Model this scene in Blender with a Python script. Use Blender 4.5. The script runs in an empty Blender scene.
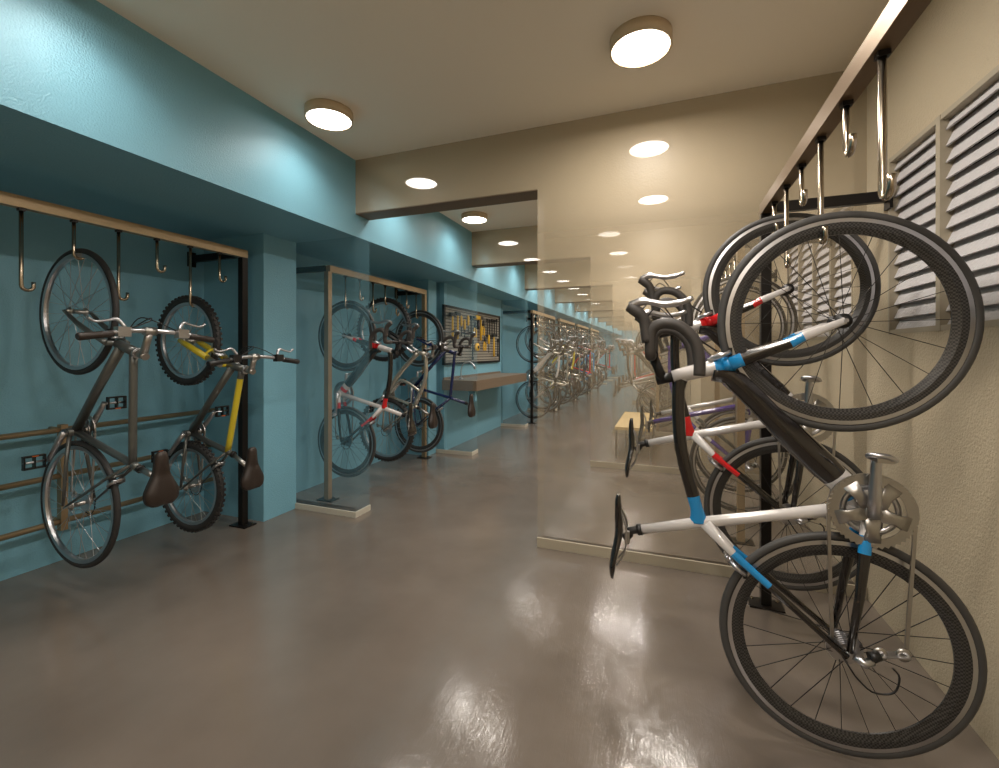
import bpy, math, random
from mathutils import Vector, Matrix
PI = math.pi
random.seed(7)
S = bpy.context.scene
COL = S.collection

# ------------------------------------------------------------------ camera, world, exposure
cam_data = bpy.data.cameras.new('camera')
cam_data.sensor_width = 36.0
cam_data.sensor_fit = 'HORIZONTAL'
cam_data.lens = 445.0 / 999.0 * 36.0
cam_data.shift_y = -32.0 / 999.0
cam_data.clip_start = 0.02
cam = bpy.data.objects.new('camera', cam_data)
cam.location = (0, 0, 1.25)
cam.rotation_euler = (PI / 2, 0, math.atan(166.5 / 445.0))
COL.objects.link(cam)
S.camera = cam
world = bpy.data.worlds.new('world')
S.world = world
world.use_nodes = True
world.node_tree.nodes['Background'].inputs[0].default_value = (0.9, 0.95, 1.0, 1)
world.node_tree.nodes['Background'].inputs[1].default_value = 0.02
S.view_settings.view_transform = 'Standard'
S.view_settings.look = 'None'
S.view_settings.exposure = 0.12
S.view_settings.gamma = 1.0
S.view_settings.use_curve_mapping = False
try:
    S.cycles.transparent_max_bounces = 40
    S.cycles.max_bounces = 8
except Exception:
    pass
LAMP_STRENGTH = 10.0
LAMP_WATT = {'l': 3.4, 'r': 15.0}
LAMP_SPREAD = {'l': 135.0, 'r': 175.0}
LAMP_COLOR = (1.0, 0.92, 0.83, 1)

# ------------------------------------------------------------------ materials
def lin(r, g, b):
    f = lambda v: (v / 255.0 / 12.92) if v / 255.0 <= 0.04045 else ((v / 255.0 + 0.055) / 1.055) ** 2.4
    return (f(r), f(g), f(b), 1.0)

def mat(name, color, rough=0.5, metal=0.0, bump=0.0, bscale=60.0, coat=0.0, spec=0.5, vary=0.0, vscale=3.0):
    m = bpy.data.materials.new(name)
    m.use_nodes = True
    nt = m.node_tree
    p = nt.nodes['Principled BSDF']
    p.inputs['Base Color'].default_value = color
    p.inputs['Roughness'].default_value = rough
    p.inputs['Metallic'].default_value = metal
    p.inputs['Coat Weight'].default_value = coat
    p.inputs['Specular IOR Level'].default_value = spec
    tc = nt.nodes.new('ShaderNodeTexCoord')
    if bump:
        n = nt.nodes.new('ShaderNodeTexNoise')
        n.inputs['Scale'].default_value = bscale
        n.inputs['Detail'].default_value = 4
        b = nt.nodes.new('ShaderNodeBump')
        b.inputs['Strength'].default_value = bump
        b.inputs['Distance'].default_value = 0.01
        nt.links.new(tc.outputs['Object'], n.inputs['Vector'])
        nt.links.new(n.outputs['Fac'], b.inputs['Height'])
        nt.links.new(b.outputs['Normal'], p.inputs['Normal'])
    if vary:
        n2 = nt.nodes.new('ShaderNodeTexNoise')
        n2.inputs['Scale'].default_value = vscale
        n2.inputs['Detail'].default_value = 6
        mx = nt.nodes.new('ShaderNodeMixRGB')
        mx.inputs[1].default_value = tuple(c * (1 - vary) for c in color[:3]) + (1,)
        mx.inputs[2].default_value = tuple(min(1, c * (1 + vary)) for c in color[:3]) + (1,)
        nt.links.new(tc.outputs['Object'], n2.inputs['Vector'])
        nt.links.new(n2.outputs['Fac'], mx.inputs[0])
        nt.links.new(mx.outputs[0], p.inputs['Base Color'])
    return m

def translucent(name, color, opacity, rough=0.35, bump=0.15):
    m = mat(name, color, rough, bump=bump, bscale=90, spec=0.3)
    nt = m.node_tree
    p = nt.nodes['Principled BSDF']
    o = nt.nodes['Material Output']
    t = nt.nodes.new('ShaderNodeBsdfTransparent')
    mx = nt.nodes.new('ShaderNodeMixShader')
    mx.inputs[0].default_value = opacity
    nt.links.new(t.outputs[0], mx.inputs[1])
    nt.links.new(p.outputs[0], mx.inputs[2])
    nt.links.new(mx.outputs[0], o.inputs[0])
    return m

def emit(name, color, strength):
    m = bpy.data.materials.new(name)
    m.use_nodes = True
    nt = m.node_tree
    p = nt.nodes['Principled BSDF']
    p.inputs['Base Color'].default_value = (0.8, 0.8, 0.8, 1)
    p.inputs['Emission Color'].default_value = color
    p.inputs['Emission Strength'].default_value = strength
    return m

BLUE = lin(120, 174, 194)
BEIGE = lin(190, 176, 150)
M = {}
M['blue'] = mat('blue_painted_plaster', BLUE, 0.38, bump=0.35, bscale=130, vary=0.04, vscale=2.5)
M['beige'] = mat('beige_stucco', BEIGE, 0.75, bump=0.45, bscale=120, vary=0.05, vscale=2.0)
M['ceiling'] = mat('ceiling_paint', lin(238, 228, 210), 0.85, bump=0.1, bscale=150)
M['skirt'] = mat('skirting_paint', lin(190, 186, 172), 0.5)
M['ghost_beige'] = translucent('translucent_beige_panel', BEIGE, 0.09)
def frost_gradient(m):
    # the panel is frosted more densely towards its top
    nt = m.node_tree
    mx = [n for n in nt.nodes if n.type == 'MIX_SHADER'][0]
    tc = nt.nodes.new('ShaderNodeTexCoord')
    sp = nt.nodes.new('ShaderNodeSeparateXYZ')
    mr = nt.nodes.new('ShaderNodeMapRange')
    mr.interpolation_type = 'SMOOTHSTEP'
    for k, v in (('From Min', 1.55), ('From Max', 2.32), ('To Min', 0.09), ('To Max', 0.62)):
        mr.inputs[k].default_value = v
    nt.links.new(tc.outputs['Object'], sp.inputs[0])
    nt.links.new(sp.outputs['Z'], mr.inputs['Value'])
    nt.links.new(mr.outputs[0], mx.inputs[0])
frost_gradient(M['ghost_beige'])
M['panel_edge'] = translucent('panel_edge_beige', BEIGE, 0.3)
M['underside_shade'] = mat('beam_underside_shade', lin(112, 96, 76), 0.6)  # dark brown stands in for the shade under the beams
M['ghost_blue'] = translucent('translucent_blue_panel', BLUE, 0.11)
M['light'] = emit('lamp_diffuser', LAMP_COLOR, LAMP_STRENGTH)
M['lamp_rim'] = mat('lamp_housing', lin(205, 184, 152), 0.5)
M['bronze'] = mat('brushed_bronze_steel', lin(172, 150, 118), 0.42, 0.65, bump=0.05, bscale=200)
M['dark_bronze'] = mat('dark_bronze_steel', lin(112, 90, 62), 0.4, 0.7)
M['hook'] = mat('polished_hook_steel', lin(170, 158, 140), 0.22, 1.0)
M['post'] = mat('black_post_steel', lin(36, 33, 31), 0.35, 0.6)
M['rubber'] = mat('tyre_rubber', lin(46, 45, 45), 0.6, bump=0.1, bscale=300)
M['rubber_grey'] = mat('grey_tyre_rubber', lin(66, 65, 64), 0.5)
M['alu'] = mat('aluminium', lin(196, 196, 200), 0.28, 1.0)
M['alu_dark'] = mat('grey_aluminium', lin(180, 177, 173), 0.33, 1.0)
M['black'] = mat('black_plastic', lin(24, 23, 23), 0.4)
M['hood'] = mat('charcoal_bar_rubber', lin(62, 58, 55), 0.55)
M['gloss_black'] = mat('gloss_black_paint', lin(26, 22, 21), 0.14, coat=0.8)
M['white'] = mat('gloss_white_paint', lin(206, 202, 200), 0.2, coat=0.6)
M['cyan'] = mat('gloss_blue_paint', lin(30, 140, 205), 0.2, coat=0.6)
M['red'] = mat('gloss_red_paint', lin(205, 28, 32), 0.2, coat=0.6)
M['purple'] = mat('gloss_purple_paint', lin(72, 52, 128), 0.2, coat=0.6)
M['navy'] = mat('gloss_navy_paint', lin(20, 36, 84), 0.25, coat=0.6)
M['yellow'] = mat('yellow_paint', lin(206, 186, 44), 0.3, coat=0.4)
M['grey'] = mat('grey_bike_paint', lin(96, 98, 95), 0.3, 0.5, coat=0.3)
M['silver'] = mat('silver_bike_paint', lin(188, 184, 172), 0.25, 0.7, coat=0.3)
M['green'] = mat('green_paint', lin(60, 130, 70), 0.3, coat=0.4)
M['orange'] = mat('orange_paint', lin(205, 100, 40), 0.3, coat=0.4)
M['brown'] = mat('brown_leather', lin(44, 35, 30), 0.42, bump=0.1, bscale=120)
M['tool_steel'] = mat('dark_tool_steel', lin(60, 60, 62), 0.35, 0.9)
M['tool_yellow'] = mat('yellow_tool_grip', lin(226, 180, 50), 0.45)
M['slat_white'] = mat('louvre_paint', lin(200, 197, 198), 0.6, bump=0.5, bscale=70)
M['frame_beige'] = mat('window_frame_paint', lin(170, 160, 140), 0.55)
M['dark'] = mat('dark_void', lin(20, 18, 16), 0.9)
M['bench_wood'] = mat('pale_wood', lin(206, 180, 128), 0.5, vary=0.12, vscale=9)
M['granite'] = mat('speckled_brown_granite', lin(116, 101, 85), 0.4, vary=0.35, vscale=60)
M['panel_grey'] = mat('slatwall_grey', lin(146, 142, 132), 0.5, 0.0)

def carbon():
    m = mat('carbon_weave', lin(30, 29, 28), 0.3)
    nt = m.node_tree
    p = nt.nodes['Principled BSDF']
    tc = nt.nodes.new('ShaderNodeTexCoord')
    ck = nt.nodes.new('ShaderNodeTexChecker')
    ck.inputs['Scale'].default_value = 190
    ck.inputs[1].default_value = lin(22, 21, 21)
    ck.inputs[2].default_value = lin(70, 68, 66)
    nt.links.new(tc.outputs['Object'], ck.inputs['Vector'])
    nt.links.new(ck.outputs['Color'], p.inputs['Base Color'])
    return m
M['carbon'] = carbon()

def floor_mat():
    m = mat('polished_concrete', lin(140, 128, 116), 0.3)
    nt = m.node_tree
    p = nt.nodes['Principled BSDF']
    p.inputs['Specular IOR Level'].default_value = 1.0
    tc = nt.nodes.new('ShaderNodeTexCoord')
    def noise(scale, detail, dist=0.0, stretch=None):
        n = nt.nodes.new('ShaderNodeTexNoise')
        n.inputs['Scale'].default_value = scale
        n.inputs['Detail'].default_value = detail
        n.inputs['Distortion'].default_value = dist
        if stretch:
            mp = nt.nodes.new('ShaderNodeMapping')
            mp.inputs['Scale'].default_value = stretch
            mp.inputs['Rotation'].default_value = (0, 0, 0.6)
            nt.links.new(tc.outputs['Object'], mp.inputs['Vector'])
            nt.links.new(mp.outputs[0], n.inputs['Vector'])
        else:
            nt.links.new(tc.outputs['Object'], n.inputs['Vector'])
        return n
    n1 = noise(1.3, 8)
    r1 = nt.nodes.new('ShaderNodeValToRGB')
    r1.color_ramp.elements[0].position = 0.3
    r1.color_ramp.elements[0].color = lin(99, 90, 82)
    r1.color_ramp.elements[1].position = 0.7
    r1.color_ramp.elements[1].color = lin(121, 111, 102)
    nt.links.new(n1.outputs['Fac'], r1.inputs['Fac'])
    nt.links.new(r1.outputs['Color'], p.inputs['Base Color'])
    n2 = noise(14, 9, 1.5)
    mr = nt.nodes.new('ShaderNodeMapRange')
    mr.inputs['From Min'].default_value = 0.3
    mr.inputs['From Max'].default_value = 0.7
    mr.inputs['To Min'].default_value = 0.11
    mr.inputs['To Max'].default_value = 0.2
    nt.links.new(n2.outputs['Fac'], mr.inputs['Value'])
    nt.links.new(mr.outputs[0], p.inputs['Roughness'])
    n3 = noise(7, 8, 2.5)
    n4 = noise(5, 6, 3.0, (14, 1.2, 1))
    ad = nt.nodes.new('ShaderNodeMath')
    nt.links.new(n3.outputs['Fac'], ad.inputs[0])
    nt.links.new(n4.outputs['Fac'], ad.inputs[1])
    b = nt.nodes.new('ShaderNodeBump')
    b.inputs['Strength'].default_value = 0.05
    b.inputs['Distance'].default_value = 0.02
    nt.links.new(ad.outputs[0], b.inputs['Height'])
    nt.links.new(b.outputs['Normal'], p.inputs['Normal'])
    return m
M['floor'] = floor_mat()

# ------------------------------------------------------------------ mesh helpers
class MB:
    def __init__(self):
        self.v, self.f, self.m, self.s, self.mats = [], [], [], [], []
    def mi(self, name):
        if name not in self.mats:
            self.mats.append(name)
        return self.mats.index(name)
    def face(self, idx, mname, smooth=False):
        self.f.append(idx); self.m.append(self.mi(mname)); self.s.append(smooth)
    def box(self, lo, hi, mname, rot=None, piv=None):
        b = len(self.v)
        for z in (lo[2], hi[2]):
            for y in (lo[1], hi[1]):
                for x in (lo[0], hi[0]):
                    p = Vector((x, y, z))
                    if rot is not None:
                        c = Vector(piv) if piv is not None else (Vector(lo) + Vector(hi)) / 2
                        p = rot @ (p - c) + c
                    self.v.append(p)
        for q in ((0, 2, 3, 1), (4, 5, 7, 6), (0, 1, 5, 4), (2, 6, 7, 3), (0, 4, 6, 2), (1, 3, 7, 5)):
            self.face([b + i for i in q], mname)
        return self
    def bar(self, a, c, w, h, mname, up=(0, 0, 1)):
        a, c = Vector(a), Vector(c)
        t = (c - a).normalized()
        u = Vector(up)
        n = t.cross(u)
        if n.length < 1e-4:
            n = t.cross(Vector((1, 0, 0)))
        n.normalize(); u = n.cross(t)
        b = len(self.v)
        for p in (a, c):
            for i, j in ((-1, -1), (1, -1), (1, 1), (-1, 1)):
                self.v.append(p + n * (i * w / 2) + u * (j * h / 2))
        for i in range(4):
            k = (i + 1) % 4
            self.face([b + i, b + k, b + 4 + k, b + 4 + i], mname)
        self.face([b + 3, b + 2, b + 1, b], mname); self.face([b + 4, b + 5, b + 6, b + 7], mname)
        return self
    def tube(self, pts, rad, mname, n=10, lat=None, closed=False):
        """sweep; rad number or list; lat = lateral radius (axis y) for planar oval tubes; mname str or list per segment"""
        P = [Vector(p) for p in pts]
        k = len(P)
        R = rad if isinstance(rad, (list, tuple)) else [rad] * k
        L = None
        if lat is not None:
            L = lat if isinstance(lat, (list, tuple)) else [lat] * k
        T = []
        for i in range(k):
            if closed:
                t = P[(i + 1) % k] - P[i - 1]
            else:
                t = P[min(i + 1, k - 1)] - P[max(i - 1, 0)]
            T.append(t.normalized())
        b = len(self.v)
        if L is None:
            nrm = T[0].orthogonal().normalized()
        for i in range(k):
            if L is not None:
                N = T[i].cross(Vector((0, 1, 0))).normalized()
                B = N.cross(T[i]).normalized()
                ra, rb = R[i], L[i]
            else:
                nrm = (nrm - T[i] * nrm.dot(T[i])).normalized()
                N = nrm; B = T[i].cross(N)
                ra = rb = R[i]
            for j in range(n):
                a = 2 * PI * j / n
                self.v.append(P[i] + N * (ra * math.cos(a)) + B * (rb * math.sin(a)))
        for i in range(k if closed else k - 1):
            mm = mname[min(i, len(mname) - 1)] if isinstance(mname, list) else mname
            i2 = (i + 1) % k
            for j in range(n):
                j2 = (j + 1) % n
                self.face([b + i * n + j, b + i * n + j2, b + i2 * n + j2, b + i2 * n + j], mm, n > 5)
        if not closed:
            m0 = mname[0] if isinstance(mname, list) else mname
            m1 = mname[-1] if isinstance(mname, list) else mname
            self.face([b + j for j in range(n)][::-1], m0)
            self.face([b + (k - 1) * n + j for j in range(n)], m1)
        return self
    def lathe(self, prof, mname, seg=48, axis='y', org=(0, 0, 0), closed=True, smooth=True, mats=None):
        """prof: list of (radius, along axis)"""
        b = len(self.v); k = len(prof); o = Vector(org)
        for i in range(seg):
            a = 2 * PI * i / seg
            ca, sa = math.cos(a), math.sin(a)
            for r, h in prof:
                if axis == 'y':
                    self.v.append(o + Vector((r * ca, h, r * sa)))
                elif axis == 'z':
                    self.v.append(o + Vector((r * ca, r * sa, h)))
                else:
                    self.v.append(o + Vector((h, r * ca, r * sa)))
        for i in range(seg):
            i2 = (i + 1) % seg
            for j in range(k if closed else k - 1):
                j2 = (j + 1) % k
                self.face([b + i * k + j, b + i * k + j2, b + i2 * k + j2, b + i2 * k + j], mats[j] if mats else mname, smooth)
        return self
    def cyl(self, a, c, r, mname, n=12):
        return self.tube([a, c], r, mname, n)
    def prism(self, poly, lo, hi, mname, axis='y', side=None):
        """extrude 2-D poly along axis"""
        b = len(self.v); k = len(poly)
        for h in (lo, hi):
            for p, q in poly:
                self.v.append(Vector((p, h, q)) if axis == 'y' else Vector((h, p, q)) if axis == 'x' else Vector((p, q, h)))
        self.face([b + i for i in range(k)], mname); self.face([b + k + i for i in range(k)][::-1], mname)
        for i in range(k):
            j = (i + 1) % k
            self.face([b + i, b + k + i, b + k + j, b + j], side or mname)
        return self
    def mesh(self, name):
        me = bpy.data.meshes.new(name)
        me.from_pydata([tuple(p) for p in self.v], [], self.f)
        for mn in self.mats:
            me.materials.append(M[mn])
        me.polygons.foreach_set('material_index', self.m)
        me.polygons.foreach_set('use_smooth', self.s)
        import bmesh
        bm = bmesh.new(); bm.from_mesh(me)
        bmesh.ops.recalc_face_normals(bm, faces=bm.faces)
        bm.to_mesh(me); bm.free()
        me.update()
        return me

def link(name, data, parent=None, loc=None, label=None):
    o = bpy.data.objects.new(name, data)
    COL.objects.link(o)
    if parent is not None:
        o.parent = parent
    if loc is not None:
        o.location = loc
    if label:
        o['label'] = label
    return o
def obj(name, mb, parent=None, loc=None, label=None):
    return link(name, mb.mesh(name), parent, loc, label)
def thing(name, label, cat, loc=(0, 0, 0), rot=(0, 0, 0), group=None):
    o = link(name, None, None, loc)
    o.rotation_euler = rot
    o.empty_display_size = 0.05
    return tag(o, label, cat, group)
def tag(o, label, cat, group=None):
    o['label'] = label; o['category'] = cat
    if group:
        o['group'] = group
    return o
def struct(name, mb, label=None, cat=None):
    o = obj(name, mb)
    o['kind'] = 'structure'
    if label: o['label'] = label
    if cat: o['category'] = cat
    return o
def kids(o):
    return [c for c in bpy.data.objects if c.parent == o]
def cr(pts, k=6):
    """Catmull-Rom through points"""
    P = [Vector(p) for p in pts]
    out = []
    for i in range(len(P) - 1):
        p0, p1, p2, p3 = P[max(i - 1, 0)], P[i], P[i + 1], P[min(i + 2, len(P) - 1)]
        for j in range(k):
            t = j / k
            out.append(0.5 * ((2 * p1) + (p2 - p0) * t + (2 * p0 - 5 * p1 + 4 * p2 - p3) * t * t + (3 * p1 - p0 - 3 * p2 + p3) * t ** 3))
    out.append(P[-1])
    return out
def lerp(a, b, t):
    return Vector(a) * (1 - t) + Vector(b) * t

# ------------------------------------------------------------------ layout constants
CEIL = 2.70
SOF = 2.125          # underside of the blue soffit
BEAM = 2.30          # underside of the beams
FX = -2.20           # blue fascia
RX = 0.955           # right wall
P0, PITCH, TH = 2.77, 2.15, 0.17
NB = 10
planes = [P0 + PITCH * i for i in range(NB)]
YEND = P0 + 2.17 * NB
YBACK = P0 - 2 * PITCH
ORD = ['first', 'second', 'third', 'fourth', 'fifth', 'sixth', 'seventh', 'eighth', 'ninth', 'tenth', 'eleventh', 'twelfth',
       'thirteenth', 'fourteenth', 'fifteenth', 'sixteenth', 'seventeenth', 'eighteenth', 'nineteenth', 'twentieth', 'twenty-first', 'twenty-second', 'twenty-third']

# ------------------------------------------------------------------ setting
RX2 = 0.34           # right wall of the narrower far part
struct('floor', MB().box((-3.6, YBACK - 0.2, -0.1), (RX + 0.2, YEND + 0.2, 0.0), 'floor'), 'polished grey brown concrete floor', 'floor')
struct('ceiling', MB().box((-3.6, YBACK - 0.2, CEIL), (RX + 0.2, YEND + 0.2, CEIL + 0.1), 'ceiling'), 'flat beige grey ceiling', 'ceiling')
struct('wall_back', MB().box((-3.6, YBACK - 0.2, 0), (RX + 0.2, YBACK, CEIL), 'beige'))
struct('wall_far', MB().box((-3.6, YEND, 0), (RX + 0.2, YEND + 0.2, CEIL), 'blue'))
struct('trim_soffit', MB().box((-3.4, YBACK, SOF), (FX, YEND, CEIL), 'blue'), 'deep blue soffit along the blue wall', 'soffit')
# left wall: bays of different depth
bays = [(YBACK, P0 + 0.09, -3.40), (P0 + 0.09, planes[1] + 0.09, -3.07), (planes[1] + 0.09, planes[2] + 0.09, -2.62),
        (planes[2] + 0.09, planes[3] + 0.09, -2.80), (planes[3] + 0.09, YEND, -2.80)]
for i, (a, b, x) in enumerate(bays):
    struct('wall_left', MB().box((-3.6, a, 0), (x, b, SOF if i else SOF), 'blue'))
# opaque piers in front of the first two frames
struct('wall_pier', MB().box((-3.40, 2.46, 0), (-2.775, P0 - 0.002, SOF), 'blue'), 'opaque blue pier beside the near rack', 'pier')
struct('wall_pier', MB().box((-3.07, planes[1] - 0.20, 0), (-2.68, planes[1] - 0.002, SOF), 'blue'))
for i, y in enumerate(planes):
    xl = (-2.775, -2.68, -2.62, -2.80)[min(i, 3)]
    if i < 3 or i > 2:
        g = 'ghost_blue'
        struct('wall_pier', MB().box((xl - (0.29 if i == 0 else 0), y, 0), (FX - 0.001, y + TH, SOF - 0.001), g), 'pale blue translucent pier with white skirting' if i == 0 else None, 'pier' if i == 0 else None)
        sk = MB().prism([(xl, y - 0.012), (FX + 0.012, y - 0.012), (FX + 0.012, y + TH), (FX, y + TH), (FX, y - 0.001), (xl, y - 0.001)], 0, 0.042, 'skirt', axis='z')
        struct('baseboard_pier', sk)
    rx = RX if i < 2 else RX2
    poly = [(-0.775, 0), (rx, 0), (rx, CEIL - 0.001), (FX + 0.001, CEIL - 0.001), (FX + 0.001, BEAM), (-0.775, BEAM)]
    struct('wall_end', MB().prism(poly, y, y + TH, 'ghost_beige', side='panel_edge'), 'translucent beige partition and beam across the room' if i == 0 else None, 'wall' if i == 0 else None)
    struct('beam_shade_strip', MB().box((FX + 0.002, y, BEAM - 0.008), (-0.776, y + TH, BEAM - 0.001), 'underside_shade'))  # thin strip added below the beam, underside shade painted as its colour
    struct('baseboard_end', MB().box((-0.775, y - 0.014, 0), (rx - 0.002, y - 0.001, 0.06), 'frame_beige'))
# right wall with louvred window openings
def right_wall(y0, y1, holes, x):
    mb = MB()
    ys = y0
    for (a, b, z0, z1) in holes:
        mb.box((x, ys, 0), (x + 0.2, a, CEIL), 'beige')
        mb.box((x, a, 0), (x + 0.2, b, z0), 'beige')
        mb.box((x, a, z1), (x + 0.2, b, CEIL), 'beige')
        ys = b
    mb.box((x, ys, 0), (x + 0.2, y1, CEIL), 'beige')
    struct('wall_right', mb)
WZ0, WZ1 = 1.33, 2.13
W1 = (0.14, 2.53)
W2 = (2.95, 4.35)
right_wall(YBACK, planes[1] + TH, [W1 + (WZ0, WZ1), W2 + (WZ0, WZ1)], RX)
struct('wall_right', MB().box((RX2, planes[1] + TH, 0), (RX + 0.2, YEND, CEIL), 'beige'))
def louvre(idx, y0, y1, nm):
    w = MB()
    w.box((RX + 0.17, y0, WZ0), (RX + 0.195, y1, WZ1), 'dark')
    root = struct('window_%d' % idx, w, 'white louvred window in the beige wall' if idx == 1 else 'far louvred window behind the partition', 'window')
    fr = MB()
    step = (y1 - y0) / nm
    for k in range(nm + 1):
        y = y0 + k * step
        fr.box((RX - 0.004, max(y0, y - 0.014), WZ0), (RX + 0.09, min(y1, y + 0.014), WZ1), 'frame_beige')
    for z in (WZ0, WZ1 - 0.02):
        fr.box((RX - 0.002, y0, z), (RX + 0.09, y1, z + 0.02), 'frame_beige')
    obj('window_frame', fr, root)
    for k in range(nm):
        a, b = y0 + k * step + 0.014, y0 + (k + 1) * step - 0.014
        sl = MB()
        n = 13
        for j in range(n):
            z = WZ0 + 0.045 + (WZ1 - WZ0 - 0.07) * j / (n - 1)
            sl.box((RX - 0.008, a, z - 0.003), (RX + 0.068, b, z + 0.003), 'slat_white', rot=Matrix.Rotation(math.radians(-67), 3, 'Y'))
        obj('louvre_panel', sl, root)
louvre(1, W1[0], W1[1], 6)
louvre(2, W2[0], W2[1], 4)

# ------------------------------------------------------------------ ceiling lamps
rim_mb = MB().lathe([(0.138, 0.0), (0.138, -0.055), (0.128, -0.055), (0.128, 0.0)], 'lamp_rim', 40, 'z').mesh('housing')
dif = MB()
dif.lathe([(0.0005, -0.051), (0.127, -0.051)], 'light', 40, 'z', closed=False)
dif_me = dif.mesh('diffuser')
def lamp(x, y, label, side, group=None):
    t = thing('ceiling_lamp', label, 'lamp', (x, y, CEIL - 0.001), group=group)
    link('housing', rim_mb, t); link('diffuser', dif_me, t)
    a = bpy.data.lights.new('lamp_light', 'AREA')
    a.shape = 'DISK'; a.size = 0.25; a.energy = LAMP_WATT[side]; a.color = LAMP_COLOR[:3]; a.spread = math.radians(LAMP_SPREAD[side])
    link('lamp_light', a, t, (0, 0, -0.0525))
rows = [1.03 - 1.09 * 2, 1.03 - 1.09] + [1.03 + 0.0]
k = 0
ry = [2.69 + 2.17 * i + d - (0.07 if i == -1 and d < 1 else 0) for i in range(-2, NB) for d in (0.54, 1.63)]
front = [y for y in ry if y > 1.5]
for y in ry:
    n = front.index(y) if y in front else None
    far = y > planes[1]
    for side, x in (('l', -1.90), ('r', -0.63 if far else -0.11)):
        row = 'beside the blue soffit' if side == 'l' else ('over the floor walkway' if far else 'nearer the beige wall')
        if n is None:
            lamp(x, y, 'round ceiling lamp %s, %s' % (row, 'by the rear wall' if y < -0.5 else ('before the rear wall' if y < 0.5 else 'over the near end of the racks')), side)
        else:
            lamp(x, y, 'round glowing ceiling lamp %s, %s in its row from the front' % (row, ORD[n]), side)

# ------------------------------------------------------------------ bicycles
CACHE = {}
def cached(key, fn):
    if key not in CACHE:
        CACHE[key] = fn()
    return CACHE[key]

def wheel_meshes(R, kind, rear, hi):
    key = ('wheel', R, kind, rear, hi)
    if key in CACHE:
        return CACHE[key]
    seg = 72 if hi else 40
    tire, rim, sp, hub = MB(), MB(), MB(), MB()
    if kind in ('aero', 'road'):
        rt = 0.0135
        tire.lathe([(R - rt + rt * math.cos(a), 0.8 * rt * math.sin(a)) for a in [2 * PI * i / 10 for i in range(10)]], 'rubber_grey' if kind == 'aero' else 'rubber', seg)
        r0 = R - 2 * rt + 0.003
        d = 0.048 if kind == 'aero' else 0.02
        prof = [(r0, -0.0105), (r0 - 0.012, -0.0118), (r0 - d * 0.6, -0.0105), (r0 - d, -0.003), (r0 - d, 0.003), (r0 - d * 0.6, 0.0105), (r0 - 0.012, 0.0118), (r0, 0.0105)]
        mm = 'carbon' if kind == 'aero' else 'black'
        rim.lathe(prof, 'alu', seg, mats=['alu', mm, mm, mm, mm, mm, 'alu', mm], smooth=False)
        rin = r0 - d
        smat = 'black' if kind == 'aero' else 'alu_dark'
    else:
        rt = 0.024 if kind == 'mtb' else 0.016
        tire.lathe([(R - rt + rt * math.cos(a), 0.9 * rt * math.sin(a)) for a in [2 * PI * i / 10 for i in range(10)]], 'rubber', seg)
        if kind == 'mtb':
            nk = 52 if hi else 40
            for i in range(nk):
                a = 2 * PI * i / nk
                for s in (-1, 1):
                    c = Vector((math.cos(a + s * 0.02), 0, math.sin(a + s * 0.02))) * (R - 0.003)
                    c.y = s * 0.011
                    t = Vector((-math.sin(a), 0, math.cos(a)))
                    tire.bar(c - t * 0.008, c + t * 0.008, 0.013, 0.012, 'rubber', up=c - Vector((0, c.y, 0)))
        r0 = R - 2 * rt + 0.005
        prof = [(r0, -0.012), (r0 - 0.018, -0.011), (r0 - 0.022, 0.0), (r0 - 0.018, 0.011), (r0, 0.012)]
        rim.lathe(prof, 'alu', seg, smooth=False)
        rin = r0 - 0.02
        smat = 'alu' if kind == 'city' else 'alu_dark'
    ns = (20 if not rear else 24) if kind in ('aero', 'road') else 28
    hw = 0.034
    for i in range(ns):
        s = 1 if i % 2 else -1
        a = 2 * PI * i / ns
        cross = 0.0 if (kind == 'aero' and not rear) else (0.9 if (i // 2) % 2 else -0.9)
        p = Vector((0.02 * math.cos(a + cross), s * hw, 0.02 * math.sin(a + cross)))
        q = Vector((rin * math.cos(a), 0, rin * math.sin(a)))
        sp.tube([p, q], 0.0013, smat, 4)
    hub.lathe([(0.006, -0.05), (0.013, -0.045), (0.013, -hw - 0.003), (0.023, -hw - 0.002), (0.023, -hw + 0.002), (0.012, -hw + 0.006), (0.012, hw - 0.006), (0.023, hw - 0.002), (0.023, hw + 0.002), (0.013, hw + 0.003), (0.013, 0.045), (0.006, 0.05)], 'alu_dark' if kind != 'aero' else 'black', 16, closed=False)
    hub.cyl((0, -0.062, 0), (0, 0.062, 0), 0.006, 'alu', 8)
    CACHE[key] = (rim.mesh('wheel'), tire.mesh('tyre'), sp.mesh('spokes'), hub.mesh('hub'))
    return CACHE[key]

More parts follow.
